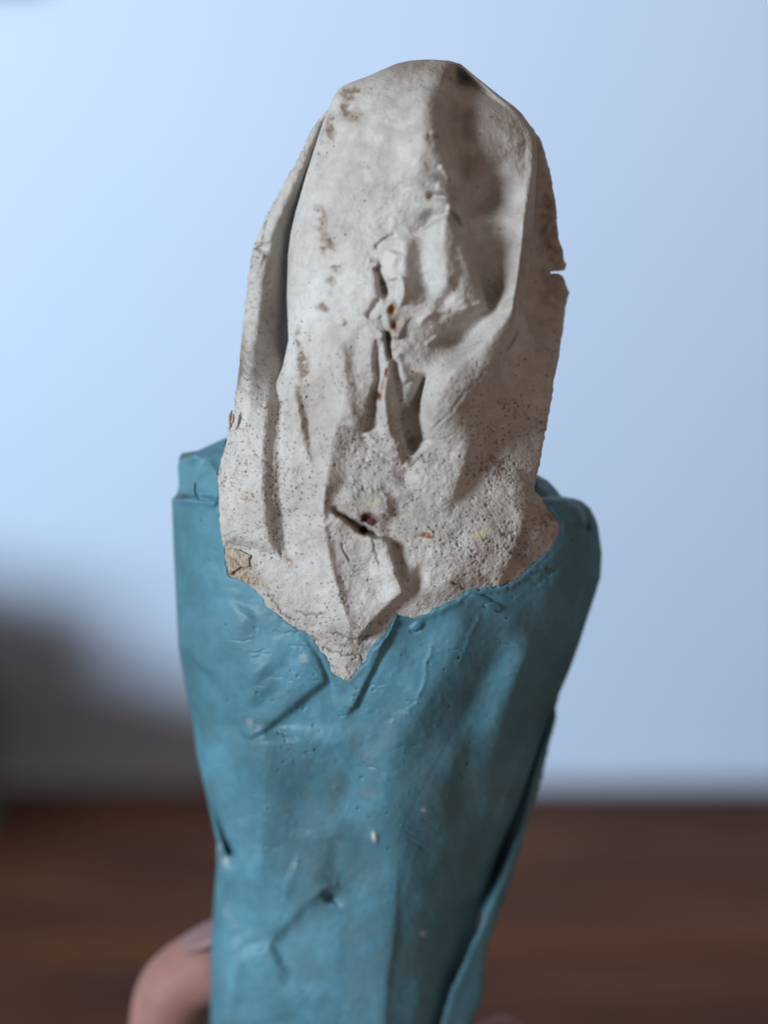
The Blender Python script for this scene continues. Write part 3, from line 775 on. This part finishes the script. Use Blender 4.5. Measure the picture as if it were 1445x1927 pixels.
# veil: main body
rows = np.concatenate([112 + 30 * np.linspace(0, 1, 40) ** 2, np.linspace(143.5, 1290, 640)])
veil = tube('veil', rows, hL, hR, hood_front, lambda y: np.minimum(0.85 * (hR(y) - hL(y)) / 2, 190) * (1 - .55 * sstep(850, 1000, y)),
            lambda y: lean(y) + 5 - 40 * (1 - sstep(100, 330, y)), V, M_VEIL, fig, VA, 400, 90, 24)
veil['label'] = 'off-white crumpled veil with brown stains and open pores'

# left side panel of the veil
PL = [(616, 208), (600, 224), (584, 248), (565, 288), (540, 334), (514, 384), (500, 408), (490, 432), (480, 458), (486, 466), (477, 466), (472, 490), (462, 560), (455, 640),
      (448, 710), (440, 770), (426, 830), (412, 880), (410, 920), (413, 980), (417, 1030), (452, 1034), (480, 1042), (515, 1054), (541, 1063), (534, 1030), (526, 985), (521, 930),
      (520, 875), (524, 800), (530, 750), (538, 705), (546, 660), (560, 600), (566, 520), (572, 430), (600, 330), (625, 250)]
plo = curve([(200, 616), (224, 600), (288, 565), (384, 514), (458, 480), (560, 462), (640, 455), (710, 448), (770, 440), (830, 426), (880, 412), (1063, 414)])
pli = curve([(200, 640), (250, 625), (330, 600), (430, 572), (520, 566), (600, 560), (660, 546), (705, 538), (750, 530), (800, 524), (875, 520), (930, 521), (1063, 540)])
def panel_l(px, py):
    o, i = plo(py), pli(py); t = np.clip((px - o) / (i - o), -.1, 1)
    w_ = sstep(590, 760, py)
    di = (lean(py) - 190) * (1 - w_) + (hood_front(np.maximum(i, hL(py) + 12), py) + 10) * w_
    do = (lean(py) + 14) * (1 - w_) + (chest_front(np.full_like(py, 420.0), py) + 24) * w_
    prof = np.clip(t, 0, 1) ** 2.6 * (1 - w_) + (1 - (1 - np.clip(t, 0, 1)) ** 1.8) * w_
    rol = 8 * np.exp(-((1 - t) / .22) ** 2) * w_
    return do + (di - do) * prof + rol
VPL = V.copy(); VPL *= 0.55
VPL[:, :] += 0
ridge(VPL, [(425, 1020), (440, 1026), (455, 1034)], -9, 4); ridge(VPL, [(427, 1000), (440, 1020), (452, 1026)], 5, 4)
step(VPL, [(478, 460), (490, 472), (502, 476)], 6, 30, 'R', 3, 12)
ridge(VPL, [(498, 410), (492, 440), (488, 462)], 7, 6)
lp = sheet('veil_side_panel', wobble(PL[:27], .7, 70, 8) + PL[27:], panel_l, 26, M_VEIL, veil, VA, VPL, 2.0, 0.4, 71, (30, 25))

# right side panel, standing behind the rib, notched at its outer edge
PR = [(960, 240), (986, 226), (1003, 242), (1018, 264), (1026, 290), (1034, 320), (1042, 360), (1047, 400), (1050, 440), (1058, 470), (1062, 490), (1067, 497), (1063, 507),
      (1050, 509), (1038, 510), (1036, 514), (1052, 514), (1060, 522), (1066, 538), (1071, 552), (1066, 562), (1062, 590), (1056, 640), (1046, 700), (1038, 750), (1030, 790), (1021, 840), (1011, 893), (1006, 914), (960, 914), (930, 800), (930, 700), (955, 500), (950, 300)]
pro = curve([(165, 950), (200, 975), (262, 1018), (320, 1034), (400, 1047), (497, 1066), (552, 1070), (640, 1056), (800, 1028), (915, 1005)])
def panel_r(px, py):
    o = pro(py); t = np.clip((o - px) / 80.0, 0, 1.5)
    w_ = sstep(560, 690, py)
    a = lean(py) - 8 - 30 * (1 - sstep(150, 330, py)) + 16 * np.minimum(t, 1) - 6 * sstep(330, 520, py)
    q = hR(py) - 24
    sl_ = (hood_front(q, py) - hood_front(q - 14, py)) / 14.0
    b = hood_front(np.minimum(px, q), py) + 2 + np.clip(sl_, -1.2, 0) * np.maximum(px - q, 0) - 7 * sstep(25, 95, o - px) - 12 * sstep(872, 912, py)
    return a * (1 - w_) + b * w_ - 10 * np.maximum(t - 1, 0)
VPR = V * (0.3 + 0.7 * sstep(600, 690, gy))
bump(VPR, 1045, 455, 16, 26, 7); step(VPR, [(1012, 455), (1030, 420), (1046, 418), (1056, 480)], 7, 24, 'R', 4, 12); bump(VPR, 1015, 560, 18, 40, -7)
rp = sheet('veil_side_panel', wobble(PR[1:29], .7, 72, 8) + PR[29:] + PR[:1], panel_r, 12, M_VEIL, veil, VA, VPR, 2.0, 0.4, 73)
rp['label'] = 'notched right side panel of the veil'

# torn paper-like layer at the lower left corner of the veil
PT = [(424, 1032), (427, 1060), (429, 1083), (452, 1068), (468, 1064), (470, 1046), (450, 1036)]
tl = sheet('torn_backing', wobble(PT, .8, 80, 6), lambda x, y: robe_front(x, y) + 13 + 0.10 * (1083 - y), 6, M_VEIL, veil,
           {'fibre': np.ones((RH, RW), np.float32), 'grime_and_tone': V_GRIME_AND_TONE * 0}, V * .4, 2.0, .6, 81)

# curled edge of the robe on the right
PF = [(1050, 1306), (1043, 1361), (1030, 1420), (1012, 1490), (990, 1557), (962, 1650), (931, 1741), (914, 1790), (912, 1830), (907, 1884), (892, 1915), (884, 1960), (878, 2080), (800, 2080), (822, 1955), (830, 1927),
      (842, 1880), (848, 1862), (858, 1846), (868, 1822), (884, 1786), (900, 1750), (908, 1728), (900, 1700), (905, 1640), (925, 1566), (950, 1490), (980, 1410), (1010, 1340), (1036, 1296)]
pfi = curve([(1300, 1058), (1350, 1040), (1410, 1022), (1490, 1000), (1566, 978), (1640, 952), (1690, 930), (1750, 900), (1786, 884), (1846, 858), (1880, 842), (1955, 822), (2080, 800)])
def flap_r(px, py):
    i = pfi(py); t = np.clip((px - i) / 60.0, -1, 2)
    w_ = sstep(1600, 1760, py)
    d0 = lean(py) - 18 + 26 * sstep(1480, 1660, py) - 60 * sstep(0, .5, -t)
    d1 = robe_front(np.minimum(i, rR(py) - 14), py) + 18 - 6 * sstep(1750, 1950, py)
    return (d0 * (1 - w_) + d1 * w_) + 10 * np.exp(-(t / .30) ** 2) - 34 * np.clip(t, 0, 2) ** 1.4
rf = sheet('robe_fold', wobble(PF, .8, 90, 10), flap_r, 15, M_ROBE, robe, BA, B * 0.25, 2.5, .5, 91)

# loose paint flakes on the robe
def flake(cx, cy, rx, ry, ang, h, seed):
    r2 = np.random.default_rng(seed); n = 22; a = math.radians(ang); pts = []
    for k in range(n):
        t = 2 * math.pi * k / n; q = 1 + .10 * r2.standard_normal()
        u, v = rx * q * math.cos(t), ry * q * math.sin(t)
        pts.append((cx + u * math.cos(a) - v * math.sin(a), cy + u * math.sin(a) + v * math.cos(a)))
    f = sheet('paint_flake', pts, lambda x, y: robe_front(x, y) + h + sample(B2, np.full_like(x, cx), np.full_like(x, cy + 0.0)) , 7, M_ROBE, robe,
              {'wear': np.full((RH, RW), .55, np.float32), 'pore': B_PORE * 0}, 0.6 * fnoise(6, seed), 1.6)
    return f
flake(897, 1130, 26, 12, 8, 5, 1); flake(928, 1142, 16, 9, 14, 5, 2)

# shreds of fibre on the veil's outer left edge
def shred(name, pts, w0, parent, mat, d):
    pts = np.array(smooth_pts(pts, 6)); n = len(pts); vs = []; qs = []
    for k, p in enumerate(pts):
        r = w0 * (1 - .75 * abs(2 * k / (n - 1) - 1) ** 2)
        for m in range(6):
            a = 2 * math.pi * m / 6
            vs.append(to_world(p[0] + r * math.cos(a), p[1] + r * .4 * math.cos(a), d(p[0], p[1]) + r * math.sin(a)))
    for k in range(n - 1):
        for m in range(6):
            qs.append((k * 6 + m, k * 6 + (m + 1) % 6, (k + 1) * 6 + (m + 1) % 6, (k + 1) * 6 + m))
    o = mesh_obj(name, vs, qs, mat, parent, {'fibre': np.ones(len(vs))})
    return o
dp = lambda x, y: float(panel_l(np.array([x + 4.0]), np.array([float(y)]))[0]) + 1
shred('fibre_shred', [(437, 772), (433, 786), (434, 800), (430, 808)], 3.5, veil, M_VEIL, dp)
shred('fibre_shred', [(440, 778), (438, 792), (433, 800)], 3.0, veil, M_VEIL, dp)

# ------------------------------------------------------------------ hand holding the figurine
def skin_chain(name, chains, mat, parent=None, sub=2):
    vs, es, rs = [], [], []
    for ch in chains:
        for k, (p, r) in enumerate(ch):
            if isinstance(p, int):
                last = p; continue
            vs.append(tuple(p)); rs.append(r)
            cur = len(vs) - 1
            if k > 0: es.append((last, cur))
            last = cur
    me = bpy.data.meshes.new(name); me.from_pydata(vs, es, [])
    o = bpy.data.objects.new(name, me); COL.objects.link(o)
    if parent: o.parent = parent
    m = o.modifiers.new('skin', 'SKIN'); m.use_smooth_shade = True
    for v, r in zip(me.skin_vertices[0].data, rs): v.radius = (r, r)
    me.skin_vertices[0].data[0].use_root = True
    s = o.modifiers.new('sub', 'SUBSURF'); s.levels = sub; s.render_levels = sub
    me.materials.append(mat)
    return o
def W(px, py, d): return Vector(to_world(np.float64(px), np.float64(py), np.float64(d)))
wrist = (W(560, 3350, -700), .025)
palm = W(600, 2480, -620)
hand_ch = [
    [wrist, (W(580, 2900, -700), .026), (palm, .026), (W(620, 2200, -640), .020)],
]
# vertex numbers: 0 wrist 1 heel 2 palm 3 knuckle root
def fing(root, pts): return [(root, 0)] + pts
hand_ch.append(fing(2, [(W(380, 2420, -480), .0150), (W(316, 2120, -380), .0098), (W(314, 1960, -350), .0084), (W(316, 1880, -335), .0089), (W(352, 1836, -322), .0084), (W(402, 1812, -305), .0086), (W(452, 1798, -290), .0066)]))   # thumb
hand_ch.append(fing(3, [(W(760, 2080, -560), .0105), (W(905, 2010, -520), .0088), (W(960, 1980, -430), .0080), (W(930, 1968, -330), .0074)]))   # index, tip on the right side
hand_ch.append(fing(3, [(W(760, 2230, -600), .0105), (W(930, 2220, -520), .0088), (W(965, 2200, -380), .0080), (W(925, 2190, -268), .0072)]))
hand_ch.append(fing(2, [(W(740, 2400, -600), .0105), (W(930, 2390, -540), .0086), (W(965, 2370, -400), .0078), (W(920, 2360, -290), .0070)]))
hand_ch.append(fing(2, [(W(720, 2560, -600), .0095), (W(890, 2550, -560), .0076), (W(930, 2535, -430), .0068), (W(895, 2525, -330), .0060)]))
hand = skin_chain('hand', hand_ch, M_SKIN)
def nail(p, ax, up, ln, wd, parent):
    ax = ax.normalized(); sd = up.cross(ax).normalized(); up = ax.cross(sd).normalized(); vs = []; qs = []
    for i in range(9):
        for j in range(9):
            u = i / 4 - 1; v = j / 4 - 1
            w_ = wd * (1 - .25 * max(0, -u)) * math.sqrt(max(.08, 1 - .6 * u ** 4))
            vs.append(p + ax * (u * ln) + sd * (v * w_) + up * (-(v * v) * wd * .42 - .0004 * u * u))
    for i in range(8):
        for j in range(8): qs.append((i * 9 + j, i * 9 + j + 1, i * 9 + j + 10, i * 9 + j + 9))
    o = mesh_obj('fingernail', [tuple(v) for v in vs], qs, M_NAIL, parent)
    m = o.modifiers.new('thick', 'SOLIDIFY'); m.thickness = 0.0006
    return o
_a, _b = W(350, 1835, -320), W(448, 1790, -285)
nail(W(398, 1806, -300) + Vector((-.0012, -.0016, .0070)), _b - _a, Vector((-.25, -.2, 1)), .0062, .0056, hand)
tag(hand, 'bare hand gripping the blue robe from behind, thumb bent at the left', 'hand')

# ------------------------------------------------------------------ things at the left edge
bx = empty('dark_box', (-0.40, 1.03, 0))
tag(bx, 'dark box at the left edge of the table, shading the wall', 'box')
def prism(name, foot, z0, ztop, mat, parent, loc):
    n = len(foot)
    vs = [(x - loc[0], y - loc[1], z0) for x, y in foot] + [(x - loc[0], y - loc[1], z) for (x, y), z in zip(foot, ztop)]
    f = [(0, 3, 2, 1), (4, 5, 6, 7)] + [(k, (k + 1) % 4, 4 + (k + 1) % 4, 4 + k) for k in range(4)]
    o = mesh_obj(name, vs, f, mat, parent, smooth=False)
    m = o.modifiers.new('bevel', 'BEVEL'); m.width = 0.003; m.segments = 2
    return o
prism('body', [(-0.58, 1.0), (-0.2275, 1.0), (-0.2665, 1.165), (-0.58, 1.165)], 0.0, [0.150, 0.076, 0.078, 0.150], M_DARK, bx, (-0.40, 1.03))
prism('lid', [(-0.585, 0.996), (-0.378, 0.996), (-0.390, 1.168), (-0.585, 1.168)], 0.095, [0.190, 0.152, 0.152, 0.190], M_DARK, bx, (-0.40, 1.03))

fr = empty('picture_frame', (-0.45, WALL_Y, 0.56))
tag(fr, 'dark brown frame whose corner shows at the top left of the wall', 'frame')
for nm, lo, hi in (('frame_rail', (-0.20, -0.024, 0.0), (0.193, -0.0005, 0.034)), ('frame_rail', (-0.20, -0.024, 0.466), (0.193, -0.0005, 0.50)),
                   ('frame_stile', (-0.20, -0.0235, 0.0345), (-0.166, -0.0005, 0.4655)), ('frame_stile', (0.159, -0.0235, 0.0345), (0.193, -0.0005, 0.4655)),
                   ('backing_panel', (-0.1655, -0.010, 0.0345), (0.1585, -0.0005, 0.4655))):
    box(nm, lo, hi, M_BROWN, fr, 0.002)
